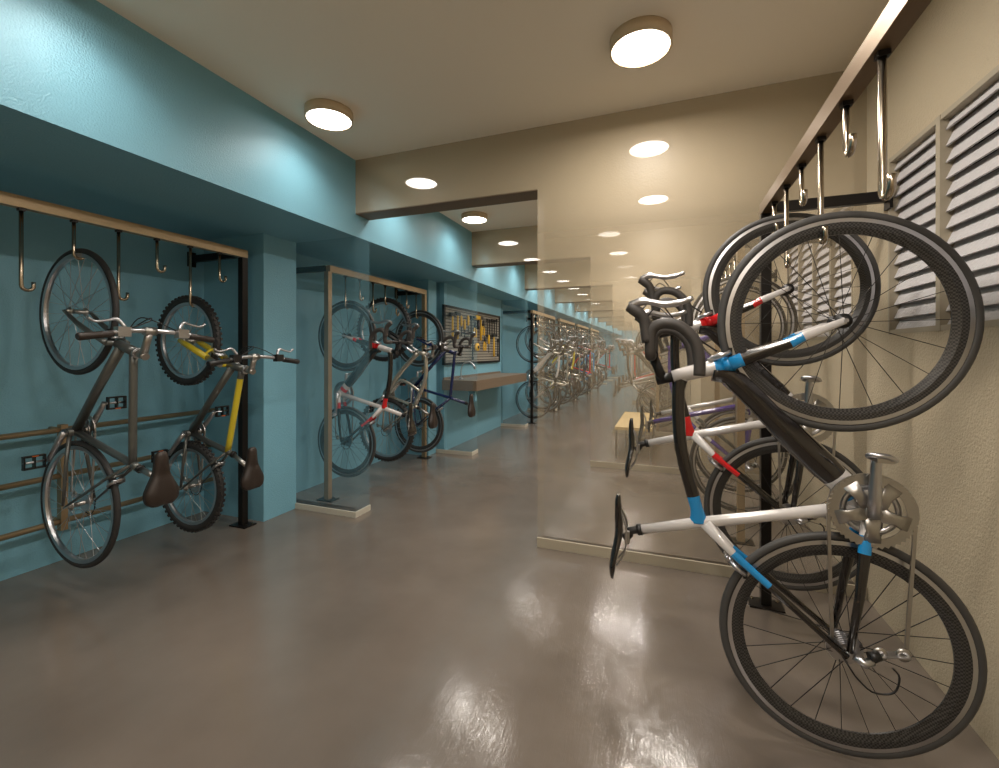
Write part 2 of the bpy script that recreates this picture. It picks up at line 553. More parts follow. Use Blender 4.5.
def saddle_mesh(kind):
    mb = MB()
    if kind == 'race':
        sec = [(-0.135, 0.062, 0.012, 0.018), (-0.10, 0.066, 0.016, 0.026), (-0.05, 0.052, 0.008, 0.03), (0.0, 0.03, 0.0, 0.034), (0.06, 0.021, -0.002, 0.03), (0.12, 0.019, -0.004, 0.022), (0.145, 0.012, -0.01, 0.014)]
        mm = 'gloss_black'
    else:
        sec = [(-0.12, 0.048, 0.004, 0.03), (-0.10, 0.07, 0.012, 0.046), (-0.06, 0.076, 0.012, 0.052), (-0.015, 0.056, 0.006, 0.05), (0.03, 0.036, 0.0, 0.044), (0.09, 0.029, -0.002, 0.038), (0.115, 0.025, -0.006, 0.032), (0.128, 0.014, -0.012, 0.018)]
        mm = 'brown'
    n = 12
    xs = cr([(s[0], s[1], s[2]) for s in sec], 3); th = cr([(s[0], s[3], 0) for s in sec], 3)
    b = 0
    for c, t in zip(xs, th):
        for j in range(n):
            a = PI * j / (n - 1)
            y = c.y * math.cos(a)
            z = c.z - t.y * (1 - math.sin(a) ** 0.6) * 0.9
            if abs(y) < 0.02 and c.x < 0.04:
                z -= 0.006 if kind != 'race' else 0.002
            mb.v.append(Vector((c.x, y, z)))
    k = len(xs)
    for i in range(k - 1):
        for j in range(n - 1):
            mb.face([i * n + j, i * n + j + 1, (i + 1) * n + j + 1, (i + 1) * n + j], mm, True)
        mb.face([i * n + n - 1, i * n, (i + 1) * n, (i + 1) * n + n - 1], mm, True)
    mb.face(list(range(n)), mm); mb.face([(k - 1) * n + j for j in range(n)][::-1], mm)
    return mb.mesh('saddle')

def make_bike(name, spec, label, loc, yaw, group=None, hi=True):
    """bike space: x forward, z up, y to its left, origin at the rear axle; stood on its rear wheel by the rotation"""
    g = dict(wb=1.0, fz=0.0, R=0.335, bb=(0.42, -0.065), sj=(0.30, 0.42), sp=(0.275, 0.50), ht=(0.815, 0.46), hb=(0.86, 0.335),
             saddle=(0.235, 0.68), kind='aero', bar='drop', frame='carbon', c1='gloss_black', c2='cyan', c3='white', seat='race', fork=None, ring=0.098, barw=0.30, stem=0.09, crank=0.0)
    g.update(spec)
    key = tuple(sorted((k, str(v)) for k, v in g.items())) + (hi,)
    root = thing(name, label, 'bicycle', loc, (0, -PI / 2, yaw), group)
    V3 = lambda p, y=0.0: Vector((p[0], y, p[1]))
    c1, c2, c3 = g['c1'], g['c2'], g['c3']
    bb, sj, sp, ht, hb = V3(g['bb']), V3(g['sj']), V3(g['sp']), V3(g['ht']), V3(g['hb'])
    rh, fh = Vector((0, 0, 0)), Vector((g['wb'], 0, g['fz']))
    up = (ht - hb).normalized()
    fw = Vector((up.z, 0, -up.x))
    R = g['R']
    rtop = sp
    sd = Vector((g['saddle'][0], 0, g['saddle'][1]))
    n = 12 if hi else 8
    def build():
        f = MB()
        if g['frame'] == 'carbon':
            f.tube(cr([hb + up * 0.03 - fw * 0.015, lerp(hb, bb, 0.12), lerp(hb, bb, 0.5) + Vector((0.008, 0, 0.012)), lerp(hb, bb, 0.8), bb], 4),
                   [0.030] * 4 + [0.037] * 4 + [0.042] * 4 + [0.038] * 5, [c1] * 12 + [c3] * 1 + [c2] * 1 + [c3] * 2, n, lat=[0.024] * 8 + [0.029] * 9)
            f.tube(cr([ht - up * 0.025, lerp(ht, sj, 0.1) - Vector((0, 0, 0.0)), lerp(ht, sj, 0.5) + Vector((0, 0, 0.02)), lerp(ht, sj, 0.9), sj], 4),
                   [0.024] * 4 + [0.021] * 8 + [0.02, 0.024, 0.028, 0.03, 0.03], [c3] * 2 + [c1] * 9 + [c2] * 5, n, lat=0.018)
            f.tube([bb, lerp(bb, sj, 0.5), sj, rtop], [0.022, 0.018, 0.019, 0.0165], [c3] * 3, n, lat=[0.024, 0.015, 0.016, 0.0145])
            f.tube([hb - up * 0.012, hb + up * 0.02, ht - up * 0.02, ht + up * 0.012], [0.028, 0.026, 0.024, 0.021], [c2, c3, c3], n, lat=[0.026, 0.024, 0.023, 0.021])
            for s in (-1, 1):
                y0, y1 = 0.035 * s, 0.066 * s
                f.tube([bb + Vector((-0.01, y0 * 0.8, 0)), lerp(bb, rh, 0.18) + Vector((0, y0, 0)), lerp(bb, rh, 0.30) + Vector((0, lerp((0, y0, 0), (0, y1, 0), 0.3).y, 0)), lerp(bb, rh, 0.6) + Vector((0, y1 * 0.95, 0)), rh + Vector((0.012, y1, 0))], [0.02, 0.018, 0.017, 0.013, 0.010], [c3, c2, c1, c1], n, lat=[0.012, 0.011, 0.011, 0.01, 0.007])
                f.tube([sj + Vector((0.004, 0.012 * s, -0.02)), lerp(sj, rh, 0.25) + Vector((0, 0.024 * s, 0.0)), lerp(sj, rh, 0.5) + Vector((0, 0.045 * s, 0)), rh + Vector((-0.004, y1, 0.006))], [0.02, 0.013, 0.011, 0.009], [c3, c2, c1], n, lat=[0.012, 0.009, 0.008, 0.007])
            f.cyl(bb + Vector((0, -0.042, 0)), bb + Vector((0, 0.042, 0)), 0.027, c3, n)
        else:
            r = g.get('tube', 0.017)
            w = c2
            if g['frame'] == 'swoop':
                f.tube(cr([hb + up * 0.01, lerp(hb, bb, 0.5) + Vector((0.0, 0, -0.03)), bb], 5), r * 1.4, c1, n)
                f.tube(cr([ht - up * 0.01, lerp(ht, sj, 0.5) + Vector((0.02, 0, 0.055)), sj], 5), r * 1.15, c1, n)
                f.tube(cr([lerp(ht, sj, 0.72) + Vector((0, 0, 0.03)), lerp(ht, bb, 0.62), bb + Vector((0.02, 0, 0.05))], 4), r * 0.9, c1, n)
            else:
                f.tube([hb + up * 0.015, lerp(hb, bb, 0.5), bb], [r * 1.25, r * 1.15, r * 1.2], c1, n)
                tt = [lerp(ht - up * 0.015, sj, t) for t in (0, 0.12, 0.25, 0.85, 1)]
                f.tube(tt, r, [c1, w, w, w if g['frame'] == 'striped' else c1, c1] if g['frame'] == 'striped' else c1, n)
            f.tube([bb, sj, rtop], r * 0.95, c1, n)
            f.tube([hb - up * 0.015, ht + up * 0.015], r * 1.3, c1, n)
            f.tube([ht + up * 0.012, ht + up * 0.024], r * 1.45, 'alu', n)
            for s in (-1, 1):
                y1 = 0.066 * s
                f.tube([bb + Vector((-0.01, 0.025 * s, 0)), lerp(bb, rh, 0.4) + Vector((0, 0.045 * s, 0)), rh + Vector((0.01, y1, 0))], [0.011, 0.009, 0.007], c1, 8)
                f.tube([sj + Vector((-0.005, 0.012 * s, 0)), lerp(sj, rh, 0.3) + Vector((0, 0.04 * s, 0)), rh + Vector((0, y1, 0.008))], [0.009, 0.008, 0.006], c1, 8)
            f.tube([lerp(sj, rh, 0.3) + Vector((0, -0.04, 0)), lerp(sj, rh, 0.3) + Vector((0, 0.04, 0))], 0.007, c1, 8)
            f.cyl(bb + Vector((0, -0.038, 0)), bb + Vector((0, 0.038, 0)), 0.022, c1, n)
        # fork
        k = MB()
        crown = hb - up * 0.025
        if g['frame'] == 'carbon':
            k.tube([hb - up * 0.005, crown - up * 0.012], [0.025, 0.027], c2, n, lat=0.032)
            for s in (-1, 1):
                a = crown + Vector((0, 0.022 * s, 0)); e = fh + Vector((0, 0.052 * s, 0))
                k.tube([a, lerp(a, e, 0.12), lerp(a, e, 0.55) + Vector((-0.006, 0, 0)), lerp(a, e, 0.66), e], [0.022, 0.022, 0.016, 0.015, 0.010], [c2, c1, c2, c3], n, lat=[0.012, 0.011, 0.008, 0.008, 0.006])
        else:
            fk = g['fork'] or c1
            wide = 0.06 if g['kind'] == 'mtb' else 0.045
            k.tube([hb - up * 0.012, crown - up * 0.01], 0.018, 'alu', n)
            k.tube([crown - up * 0.008 + Vector((0, -wide, 0)), crown - up * 0.008 + Vector((0, wide, 0))], 0.014, fk, n)
            for s in (-1, 1):
                a = crown + Vector((0, wide * s, -0.0)); e = fh + Vector((0, 0.055 * s, 0))
                if g['kind'] == 'mtb':
                    d = (e - a)
                    k.tube([a + up * 0.01, a + d * 0.35], 0.014, 'alu', n)
                    k.tube([a + d * 0.3, a + d * 0.85, e], [0.02, 0.018, 0.012], fk, n)
                else:
                    k.tube(cr([a, lerp(a, e, 0.6) + Vector((-0.012, 0, 0)), e], 4), [0.013] * 5 + [0.011] * 2 + [0.008] * 2, fk, n)
            if g['kind'] == 'mtb':
                ar = [lerp(crown, fh, 0.36) + Vector((0.045 * math.sin(t), wide * math.cos(t), 0.03 * math.sin(t))) for t in [PI * i / 8 for i in range(9)]]
                k.tube(ar, 0.008, fk, 8)
        # crankset, drive side at -y
        c = MB()
        yr = -0.045
        ro = g['ring']
        nt = 44 if hi else 24
        prof = []
        o = bb + Vector((0, yr, 0))
        # toothed annulus
        b0 = len(c.v)
        ri = ro * 0.76
        for i in range(nt * 2):
            a = 2 * PI * i / (nt * 2)
            rr = ro + (0.0035 if i % 2 else -0.0035)
            for y in (-0.0018, 0.0018):
                c.v.append(o + Vector((rr * math.cos(a), y, rr * math.sin(a))))
                c.v.append(o + Vector((ri * math.cos(a), y, ri * math.sin(a))))
        for i in range(nt * 2):
            p, q = b0 + 4 * i, b0 + 4 * ((i + 1) % (nt * 2))
            for fc in ((p, p + 1, q + 1, q), (p + 2, q + 2, q + 3, p + 3), (p, q, q + 2, p + 2), (p + 1, p + 3, q + 3, q + 1)):
                c.face(list(fc), 'alu_dark')
        c.lathe([(ro * 0.70, 0.0), (ro * 0.70, 0.004), (ro * 0.56, 0.004), (ro * 0.56, 0.0)], 'alu', 36, org=o + Vector((0, 0.012, 0)))
        ca = g['crank']
        for i in range(5):
            a = ca + PI / 5 + 2 * PI * i / 5
            d = Vector((math.cos(a), 0, math.sin(a)))
            c.tube([o + d * 0.015 + Vector((0, -0.006, 0)), o + d * ro * 0.55 + Vector((0, -0.003, 0)), o + d * ro * 0.86], [0.024, 0.016, 0.026], 'alu_dark', 10, lat=[0.006, 0.004, 0.003])
        c.lathe([(0.001, -0.014), (0.02, -0.014), (0.024, -0.006), (0.024, 0.012), (0.001, 0.012)], 'alu_dark', 20, org=o, closed=False)
        d = Vector((math.cos(ca), 0, math.sin(ca)))
        L = 0.17
        arm = [o + Vector((0, -0.012, 0)) - d * 0.012, o + Vector((0, -0.018, 0)) + d * 0.04, o + Vector((0, -0.028, 0)) + d * (L - 0.02), o + Vector((0, -0.028, 0)) + d * (L + 0.008)]
        c.tube(arm, [0.018, 0.0165, 0.013, 0.011], 'alu', n)
        o2 = bb + Vector((0, 0.045, 0))
        c.tube([o2 + d * 0.012, o2 + Vector((0, 0.01, 0)) - d * 0.04, o2 + Vector((0, 0.018, 0)) - d * (L - 0.02), o2 + Vector((0, 0.018, 0)) - d * (L + 0.008)], [0.017, 0.015, 0.012, 0.011], 'alu', n)
        c.cyl(bb + Vector((0, -0.05, 0)), bb + Vector((0, 0.055, 0)), 0.012, 'alu_dark', 10)
        # pedal
        p = MB()
        if g['bar'] == 'drop':
            p.cyl((0, 0, 0), (0, -0.055, 0), 0.006, 'alu', 8)
            p.tube(cr([(0.0, -0.02, -0.018), (0.0, -0.05, -0.024), (0.012, -0.062, 0.0), (0.01, -0.05, 0.034), (0.0, -0.02, 0.022), (0.0, -0.018, 0.0)], 4), 0.008, 'alu', 8)
            p.box((-0.008, -0.06, -0.02), (0.008, -0.02, 0.02), 'alu_dark')
        else:
            p.cyl((0, 0, 0), (0, -0.10, 0), 0.006, 'alu', 8)
            for x in (-0.03, 0.03):
                p.box((x - 0.004, -0.1, -0.012), (x + 0.004, -0.015, 0.012), 'black')
            for y in (-0.1, -0.06, -0.02):
                p.box((-0.03, y, -0.011), (0.03, y + 0.006, 0.011), 'black')
            p.box((-0.033, -0.07, -0.014), (-0.028, -0.045, 0.014), 'orange')
        # chain: upper run over the sprocket, lower run to the pulleys
        ch = MB()
        rc = 0.03
        ycas = -0.04
        off_y = Vector((0, 0.005, 0))
        def run(a, e):
            a = a + off_y; e = e + off_y
            ch.bar(a, e, 0.007, 0.009, 'alu_dark', up=(e - a).cross(Vector((0, 1, 0))))
        upd = Vector((0, 0, 1))
        run(o + Vector((-0.02, 0, ro)), Vector((0.0, ycas, rc + 0.004)))
        run(o + Vector((-0.03, 0, -ro * 0.96)), Vector((0.035, ycas, -0.145)))
        arc = [o + Vector((ro * math.cos(a), 0, ro * math.sin(a))) for a in [-PI * 0.58 + (PI * 1.16) * i / 16 for i in range(17)]]
        for i in range(16):
            run(arc[i], arc[i + 1])
        # cassette
        ca_ = MB()
        prof = []
        for i in range(7):
            r = 0.048 - i * 0.004
            prof += [(r, -0.022 - i * 0.0035), (r, -0.024 - i * 0.0035), (r - 0.008, -0.024 - i * 0.0035)]
        ca_.lathe([(0.012, -0.022)] + prof + [(0.010, -0.047)], 'alu', 24, closed=False, smooth=False)
        # derailleur
        de = MB()
        de.tube([(0.0, -0.062, -0.012), (-0.012, -0.07, -0.035), (0.0, -0.066, -0.055)], [0.011, 0.013, 0.012], 'alu', 8)
        de.tube([(0.005, -0.062, -0.05), (0.012, -0.055, -0.075)], [0.016, 0.012], 'black', 10)
        for x_, z_ in ((0.012, -0.08), (0.022, -0.135)):
            de.lathe([(0.004, -0.003), (0.019, -0.002), (0.019, 0.002), (0.004, 0.003)], 'alu_dark', 16, org=(x_, -0.045, z_))
        for y in (-0.052, -0.038):
            de.bar((0.008, y, -0.07), (0.024, y, -0.148), 0.003, 0.018, 'alu', up=(0, 1, 0))
        de.tube([(0.0, -0.06, 0.02)] + cr([(-0.05, -0.072, -0.01), (-0.085, -0.075, -0.05), (-0.075, -0.075, -0.1), (-0.03, -0.072, -0.115), (-0.008, -0.07, -0.1)], 4), 0.0028, 'black', 6)
        # brakes
        brs = []
        def caliper(pt, axis, wide=0.03):
            br = MB(); brs.append(br)
            a = Vector(axis).normalized()
            side = Vector((0, 1, 0))
            for s in (-1, 1):
                br.tube(cr([pt + side * 0.008 * s - a * 0.0, pt + side * (wide * s) + a * 0.022, pt + side * (wide * 0.75 * s) + a * 0.055], 3), [0.009] * 4 + [0.007] * 3, 'alu', 8)
                br.box(tuple(pt + side * (0.017 * s) + a * 0.055 - Vector((0.014, 0.004, 0.006))), tuple(pt + side * (0.017 * s) + a * 0.055 + Vector((0.014, 0.004, 0.006))), 'black')
            br.tube([pt - side * 0.02 - a * 0.01, pt + side * 0.035 - a * 0.012], 0.006, 'alu', 8)
            br.lathe([(0.001, -0.016), (0.01, -0.016), (0.01, 0.016), (0.001, 0.016)], 'alu', 10, org=pt, closed=False)
        rt_ = R - 0.03
        q = lerp(sj, rh, 0.0)
        dseat = (sj - rh).normalized()
        perp = Vector((-dseat.z, 0, dseat.x))
        caliper(rh + dseat * (R + 0.03) + perp * 0.028, -dseat)
        dfr = (crown - fh).normalized()
        pf = Vector((dfr.z, 0, -dfr.x))
        caliper(fh + dfr * (R + 0.03) + pf * 0.036, -dfr)
        # seat post
        st = MB()
        if g['bar'] == 'drop':
            st.tube(cr([rtop - (rtop - sj).normalized() * 0.02, rtop + (rtop - sj).normalized() * 0.03, sd + Vector((0.005, 0, -0.055)), sd + Vector((-0.01, 0, -0.035))], 4), 0.0135, 'black', 10)
        else:
            st.tube([rtop - (rtop - sj).normalized() * 0.02, sd + Vector((0.0, 0, -0.05))], 0.0135, 'alu_dark', 10)
        st.tube([rtop - (rtop - sj).normalized() * 0.012, rtop + (rtop - sj).normalized() * 0.004], 0.02, 'black', 10)
        st.box(tuple(sd + Vector((-0.022, -0.025, -0.056))), tuple(sd + Vector((0.022, 0.025, -0.04))), 'alu_dark')
        for s in (-1, 1):
            st.tube(cr([sd + Vector((-0.1, 0.03 * s, -0.012)), sd + Vector((-0.05, 0.022 * s, -0.04)), sd + Vector((0.04, 0.022 * s, -0.043)), sd + Vector((0.11, 0.008 * s, -0.014))], 4), 0.0035, 'alu', 6)
        # stem and bars
        sm = MB()
        s0 = ht + up * (0.045 if g['bar'] == 'drop' else 0.06)
        bc = s0 + fw * g['stem'] + up * 0.012
        smat = 'black' if g['bar'] == 'drop' else 'alu_dark'
        sm.tube([ht + up * 0.008, s0 + up * 0.022], 0.0175, smat, 12)
        sm.tube([s0 - fw * 0.01, lerp(s0, bc, 0.5), bc], [0.019, 0.016, 0.018], smat, 12)
        sm.cyl(bc + Vector((0, -0.025, 0)), bc + Vector((0, 0.025, 0)), 0.021, smat, 12)
        hbm, tapes, levers, hoodl = MB(), [], [], []
        cabs = []
        if g['bar'] == 'drop':
            prof = [(0.19, 0.0, 0.0), (0.202, 0.02, 0.0), (0.206, 0.075, -0.003), (0.208, 0.098, -0.035), (0.209, 0.088, -0.085), (0.21, 0.045, -0.125), (0.21, -0.01, -0.138), (0.21, -0.06, -0.138)]
            hbm.tube([bc + Vector((0, -0.13, 0)), bc + Vector((0, 0.13, 0))], 0.0145, 'black', 12)
            for s in (-1, 1):
                pts = [bc + Vector((0, 0.12 * s, 0))] + [bc + Vector((x, y * s, z)) for y, x, z in prof]
                tape, hoods = MB(), MB(); tapes.append(tape); hoodl.append(hoods)
                tape.tube(cr(pts, 4), 0.0172, 'hood', 12)
                h0 = bc + Vector((0.07, 0.206 * s, 0.005))
                hoods.tube(cr([h0 - Vector((0.03, 0, -0.004)), h0 + Vector((0.03, 0, 0.012)), h0 + Vector((0.055, 0.002 * s, 0.022)), h0 + Vector((0.075, 0.003 * s, 0.046)), h0 + Vector((0.085, 0.003 * s, 0.062))], 4), [0.017] * 5 + [0.0175] * 4 + [0.019] * 4 + [0.0175] * 3 + [0.012], 'hood', 12)
                lv = MB()
                lv.tube(cr([h0 + Vector((0.085, 0.004 * s, 0.055)), h0 + Vector((0.098, 0.006 * s, 0.015)), h0 + Vector((0.085, 0.012 * s, -0.045)), h0 + Vector((0.088, 0.02 * s, -0.09)), h0 + Vector((0.1, 0.026 * s, -0.125))], 4), [0.013] * 5 + [0.010] * 8 + [0.008] * 3 + [0.006], 'alu', 8)
                levers.append(lv)
                cab = MB(); cabs.append(cab)
                cab.tube(cr([h0 + Vector((0.06, 0, 0.03)), h0 + Vector((0.11, -0.08 * s, -0.02)), bc + Vector((0.10, 0.03 * s, -0.09)), hb + fw * 0.05 + Vector((0, 0.01 * s, 0))], 5), 0.0024, 'black', 6)
        else:
            w = g['barw']
            rise = 0.03
            pts = [bc + Vector((-0.035, -w, rise)), bc + Vector((-0.012, -w * 0.55, rise)), bc + Vector((0, -0.07, 0)), bc + Vector((0, 0.07, 0)), bc + Vector((-0.012, w * 0.55, rise)), bc + Vector((-0.035, w, rise))]
            hbm.tube(cr(pts, 4), 0.0115, 'alu', 10)
            for s in (-1, 1):
                e = bc + Vector((-0.035, w * s, rise)); i_ = bc + Vector((-0.018, (w - 0.125) * s, rise))
                tape = MB(); tapes.append(tape)
                tape.tube([lerp(i_, e, t) for t in (0, 0.04, 0.5, 0.98, 1.03)], [0.012, 0.0165, 0.0155, 0.0175, 0.014], 'black' if g['kind'] == 'mtb' else 'brown', 10)
                cl = bc + Vector((-0.012, (w - 0.16) * s, rise))
                lv = MB()
                lv.box(tuple(cl - Vector((0.018, 0.026, 0.016))), tuple(cl + Vector((0.026, 0.026, 0.018))), 'black' if g['kind'] == 'mtb' else 'alu_dark')
                lv.tube(cr([cl + Vector((0.025, -0.01 * s, 0.0)), cl + Vector((0.06, 0.015 * s, -0.012)), cl + Vector((0.05, 0.06 * s, -0.01)), cl + Vector((0.045, 0.1 * s, -0.008)), cl + Vector((0.06, 0.125 * s, -0.008))], 4), [0.008] * 6 + [0.006] * 10 + [0.007], 'alu', 8)
                levers.append(lv)
                cab = MB(); cabs.append(cab)
                cab.tube(cr([cl + Vector((0.02, -0.03 * s, 0)), cl + Vector((0.06, -0.12 * s, -0.01)), bc + Vector((0.06, -0.02 * s, -0.05)), hb + fw * 0.04 + Vector((0, 0.012 * s, 0))], 5), 0.0026, 'black', 6)
        A = dict(frame=f.mesh('frame'), fork=k.mesh('fork'), crankset=c.mesh('crankset'), pedal=p.mesh('pedal'), chain=ch.mesh('chain'), cassette=ca_.mesh('cassette'), derailleur=de.mesh('rear_derailleur'),
                 brakes=[b_.mesh('brake_caliper') for b_ in brs], seat_post=st.mesh('seat_post'), stem=sm.mesh('stem'), handlebar=hbm.mesh('handlebar'), tape=[t_.mesh('grip') for t_ in tapes], cab=[c_.mesh('brake_cable') for c_ in cabs],
                 levers=[l.mesh('brake_lever') for l in levers], hoods=[h_.mesh('lever_hood') for h_ in hoodl],
                 pp=[o + Vector((0, -0.03, 0)) + d * L, o2 + Vector((0, 0.02, 0)) - d * L])
        return A
    A = cached(('bike',) + key, build)
    fr = link('frame', A['frame'], root)
    link('fork', A['fork'], root)
    cs = link('crankset', A['crankset'], root)
    for q, s in zip(A['pp'], (0, 1)):
        pe = link('pedal', A['pedal'], cs, q)
        pe.rotation_euler = (0, 0, PI * s)
    link('chain', A['chain'], root)
    link('rear_derailleur', A['derailleur'], root)
    for b_ in A['brakes']:
        link('brake_caliper', b_, root)
    link('seat_post', A['seat_post'], root)
    link('saddle', cached(('saddle', g['seat']), lambda: saddle_mesh(g['seat'])), root, sd)
    link('stem', A['stem'], root)
    hbo = link('handlebar', A['handlebar'], root)
    for t_ in A['tape']:
        link('bar_tape' if g['bar'] == 'drop' else 'grip', t_, hbo)
    for l in A['levers']:
        link('brake_lever', l, hbo)
    for h_ in A['hoods']:
        link('lever_hood', h_, hbo)
    for c_ in A['cab']:
        link('brake_cable', c_, root)
    for nm, pos, rear in (('front_wheel', fh, False), ('rear_wheel', rh, True)):
        W = wheel_meshes(R, g['kind'], rear, hi)
        w = link(nm, W[0], root, pos)
        link('tyre', W[1], w); link('spokes', W[2], w); link('hub', W[3], w)
        if rear:
            link('cassette', A['cassette'], w)
    return root

RIGHT, LEFT = 0.0, PI
GB = 'bicycles hanging in the racks'
road = dict(wb=0.992, fz=0.006, R=0.341, ring=0.107, bb=(0.428, -0.061), sj=(0.317, 0.404), sp=(0.265, 0.60), ht=(0.815, 0.475), hb=(0.852, 0.335), saddle=(0.24, 0.685), stem=0.09, crank=0.0)
make_bike('road_bicycle', dict(road), 'black and white road bike with bright blue accents and deep carbon wheels, nearest', (0.508, 1.658, 0.352), RIGHT, GB)
make_bike('road_bicycle', dict(road, c2='red'), 'black and white road bike with red accents hanging behind the blue accented one', (0.508, 2.303, 0.535), RIGHT, GB)
make_bike('road_bicycle', dict(road, c1='purple', c2='white', c3='purple', kind='road'), 'purple road bike seen through the beige partition behind the red accented bike', (0.50, 3.518, 0.46), RIGHT, GB)
make_bike('road_bicycle', dict(road, c1='grey', c2='grey', c3='white', kind='road'), 'grey and white road bike behind the purple bike', (0.55, 4.038, 0.46), RIGHT, GB)

city = dict(wb=1.0, fz=-0.012, R=0.330, bb=(0.375, -0.03), sj=(0.245, 0.43), sp=(0.225, 0.49), ht=(0.79, 0.45), hb=(0.825, 0.335), saddle=(0.195, 0.665), kind='city', bar='flat', frame='plain', c1='grey', seat='wide', barw=0.29, stem=0.125, crank=0.6, ring=0.085, tube=0.018)
make_bike('city_bicycle', city, 'grey city bike with thin tyres and brown saddle hanging nearest on the blue wall', (-2.86, 1.402, 0.46), LEFT, GB)
mtb = dict(wb=0.945, fz=-0.03, R=0.29, bb=(0.345, -0.0), sj=(0.25, 0.33), sp=(0.235, 0.38), ht=(0.765, 0.465), hb=(0.785, 0.36), saddle=(0.165, 0.56), kind='mtb', bar='flat', frame='striped', c1='grey', c2='yellow', fork='yellow', seat='wide', barw=0.31, stem=0.09, crank=0.7, ring=0.07, tube=0.018)
make_bike('mountain_bicycle', mtb, 'grey mountain bike with yellow fork and knobbly tyres beside the blue pier', (-2.885, 2.002, 0.38), LEFT, GB)

# second bay on the blue side
make_bike('road_bicycle', dict(road, c2='red', wb=0.95, R=0.32), 'white and black road bike with red trim, nearest in the second blue bay', (-2.69, 3.26, 0.445), LEFT, GB)
make_bike('mountain_bicycle', dict(mtb, R=0.325, wb=1.02, c1='silver', c2='silver', fork='black', frame='swoop', seat='wide', barw=0.24), 'silver curved frame mountain bike hanging between the white bike and navy bike', (-2.68, 3.86, 0.46), LEFT, GB)
make_bike('road_bicycle', dict(road, c1='navy', c2='navy', c3='navy', frame='plain', kind='aero', seat='wide', R=0.325, wb=0.985), 'navy blue road bike hanging beside the workbench pier', (-2.66, 4.46, 0.42), LEFT, GB)

# far bays: copies share meshes with a colour of their own
far_l = [(7.66, 'white', 'white'), (8.08, 'gloss_black', 'black'), (8.5, 'silver', 'bright silver'), (8.92, 'yellow', 'yellow'), (9.8, 'silver', 'silver'), (10.22, 'gloss_black', 'dark'), (10.64, 'navy', 'dark blue'), (11.06, 'red', 'bright red'), (11.95, 'cyan', 'sky blue'), (12.4, 'white', 'off white'), (12.85, 'grey', 'grey'), (14.2, 'gloss_black', 'jet black'), (14.65, 'silver', 'light silver'), (15.1, 'red', 'dark red')]
for i, (y, c, w) in enumerate(far_l):
    sp_ = dict(city, c1=c, kind='road' if i % 2 else 'city', R=0.325) if i % 3 else dict(road, c1=c, c2='gloss_black', c3='silver', kind='road')
    make_bike('bicycle', sp_, '%s bicycle, %s along the far blue racks beyond the workbench' % (w, ORD[i]), (-2.22 + 0.03 * (i % 2), y, 0.40 + 0.1 * (i % 2)), LEFT + random.uniform(-0.15, 0.15), GB, hi=False)
far_r = [(7.5, 'gloss_black', 'black'), (7.92, 'white', 'white'), (8.34, 'silver', 'silver'), (8.76, 'red', 'red'), (9.75, 'grey', 'grey'), (10.2, 'navy', 'navy'), (10.65, 'silver', 'pale'), (11.9, 'gloss_black', 'dark'), (12.4, 'white', 'ivory')]
for i, (y, c, w) in enumerate(far_r):
    sp_ = dict(city, c1=c, kind='road', R=0.325) if i % 2 else dict(road, c1=c, c2='gloss_black', c3='silver', kind='road')
    make_bike('bicycle', sp_, '%s bicycle, %s in the far rack behind the pale bench' % (w, ORD[i]), (-0.12, y, 0.40 + 0.1 * (i % 2)), RIGHT + random.uniform(-0.15, 0.15), GB, hi=False)

# ------------------------------------------------------------------ hanging racks
def hook_mesh(length, side):
    mb = MB()
    r = 0.022
    pts = [(0, 0, 0), (0, 0, -length + r)]
    for i in range(1, 9):
        a = PI * i / 8 * 1.05
        pts.append((0, side * (r - r * math.cos(a)), -length + r - r * math.sin(a)))
    pts.append((0, side * 2 * r, -length + r + 0.02))
    mb.tube(pts, 0.0085, 'hook', 10)
    mb.box((-0.012, -0.012, -0.012), (0.012, 0.012, 0.0), 'post')
    return mb.mesh('hook')
def rack(x, y0, y1, wallx, label, first=None, gap=0.2, posts=(True, True), longfirst=True, bracket=True, hl=(0.35, 0.18), zr=1.93, railmat='bronze', postmat='post'):
    side = 1 if wallx > x else -1
    t = thing('bike_rack', label, 'bike rack', (x, y1, 0), group='bike hanging racks')
    def add(name, mb):
        me = mb.mesh(name)
        me.transform(Matrix.Translation((-x, -y1, 0)))
        return link(name, me, t)
    add('top_rail', MB().box((x - 0.022, y0, zr), (x + 0.022, y1 + 0.022, zr + 0.055), railmat))
    for on, y in zip(posts, (y0, y1)):
        if on:
            po = add('post', MB().box((x - 0.022, y - 0.022, 0), (x + 0.022, y + 0.022, zr - 0.001), postmat))
            bp = MB().box((-0.075, -0.05, 0.0005), (0.075, 0.05, 0.008), 'post')
            for a in (-0.055, 0.055):
                bp.cyl((a, 0.03, 0.008), (a, 0.03, 0.014), 0.008, 'hook', 8)
            me = bp.mesh('base_plate'); me.transform(Matrix.Translation((0, y - y1, 0)))
            link('base_plate', me, po)
    if bracket:
        for on, y in zip(posts, (y0, y1)):
            if on:
                add('wall_bracket', MB().bar((x + side * 0.022, y, zr + 0.028), (wallx, y, zr + 0.028), 0.03, 0.05, 'post').box((min(wallx, wallx - side * 0.012), y - 0.03, zr - 0.03), (max(wallx, wallx - side * 0.012), y + 0.03, zr + 0.08), 'post'))
    y = first if first is not None else y0 + 0.12
    k = 0 if longfirst else 1
    while y < y1 - 0.05:
        me = cached(('hook', hl[k % 2], side), lambda: hook_mesh(hl[k % 2], -side))
        link('hook', me, t, (0, y - y1, zr))
        y += gap; k += 1
    return t
rack(-2.86, YBACK + 0.3, 2.36, -3.40, 'long bronze bike rack on the near blue wall with grey bikes', first=-0.82, longfirst=True, hl=(0.385, 0.195))
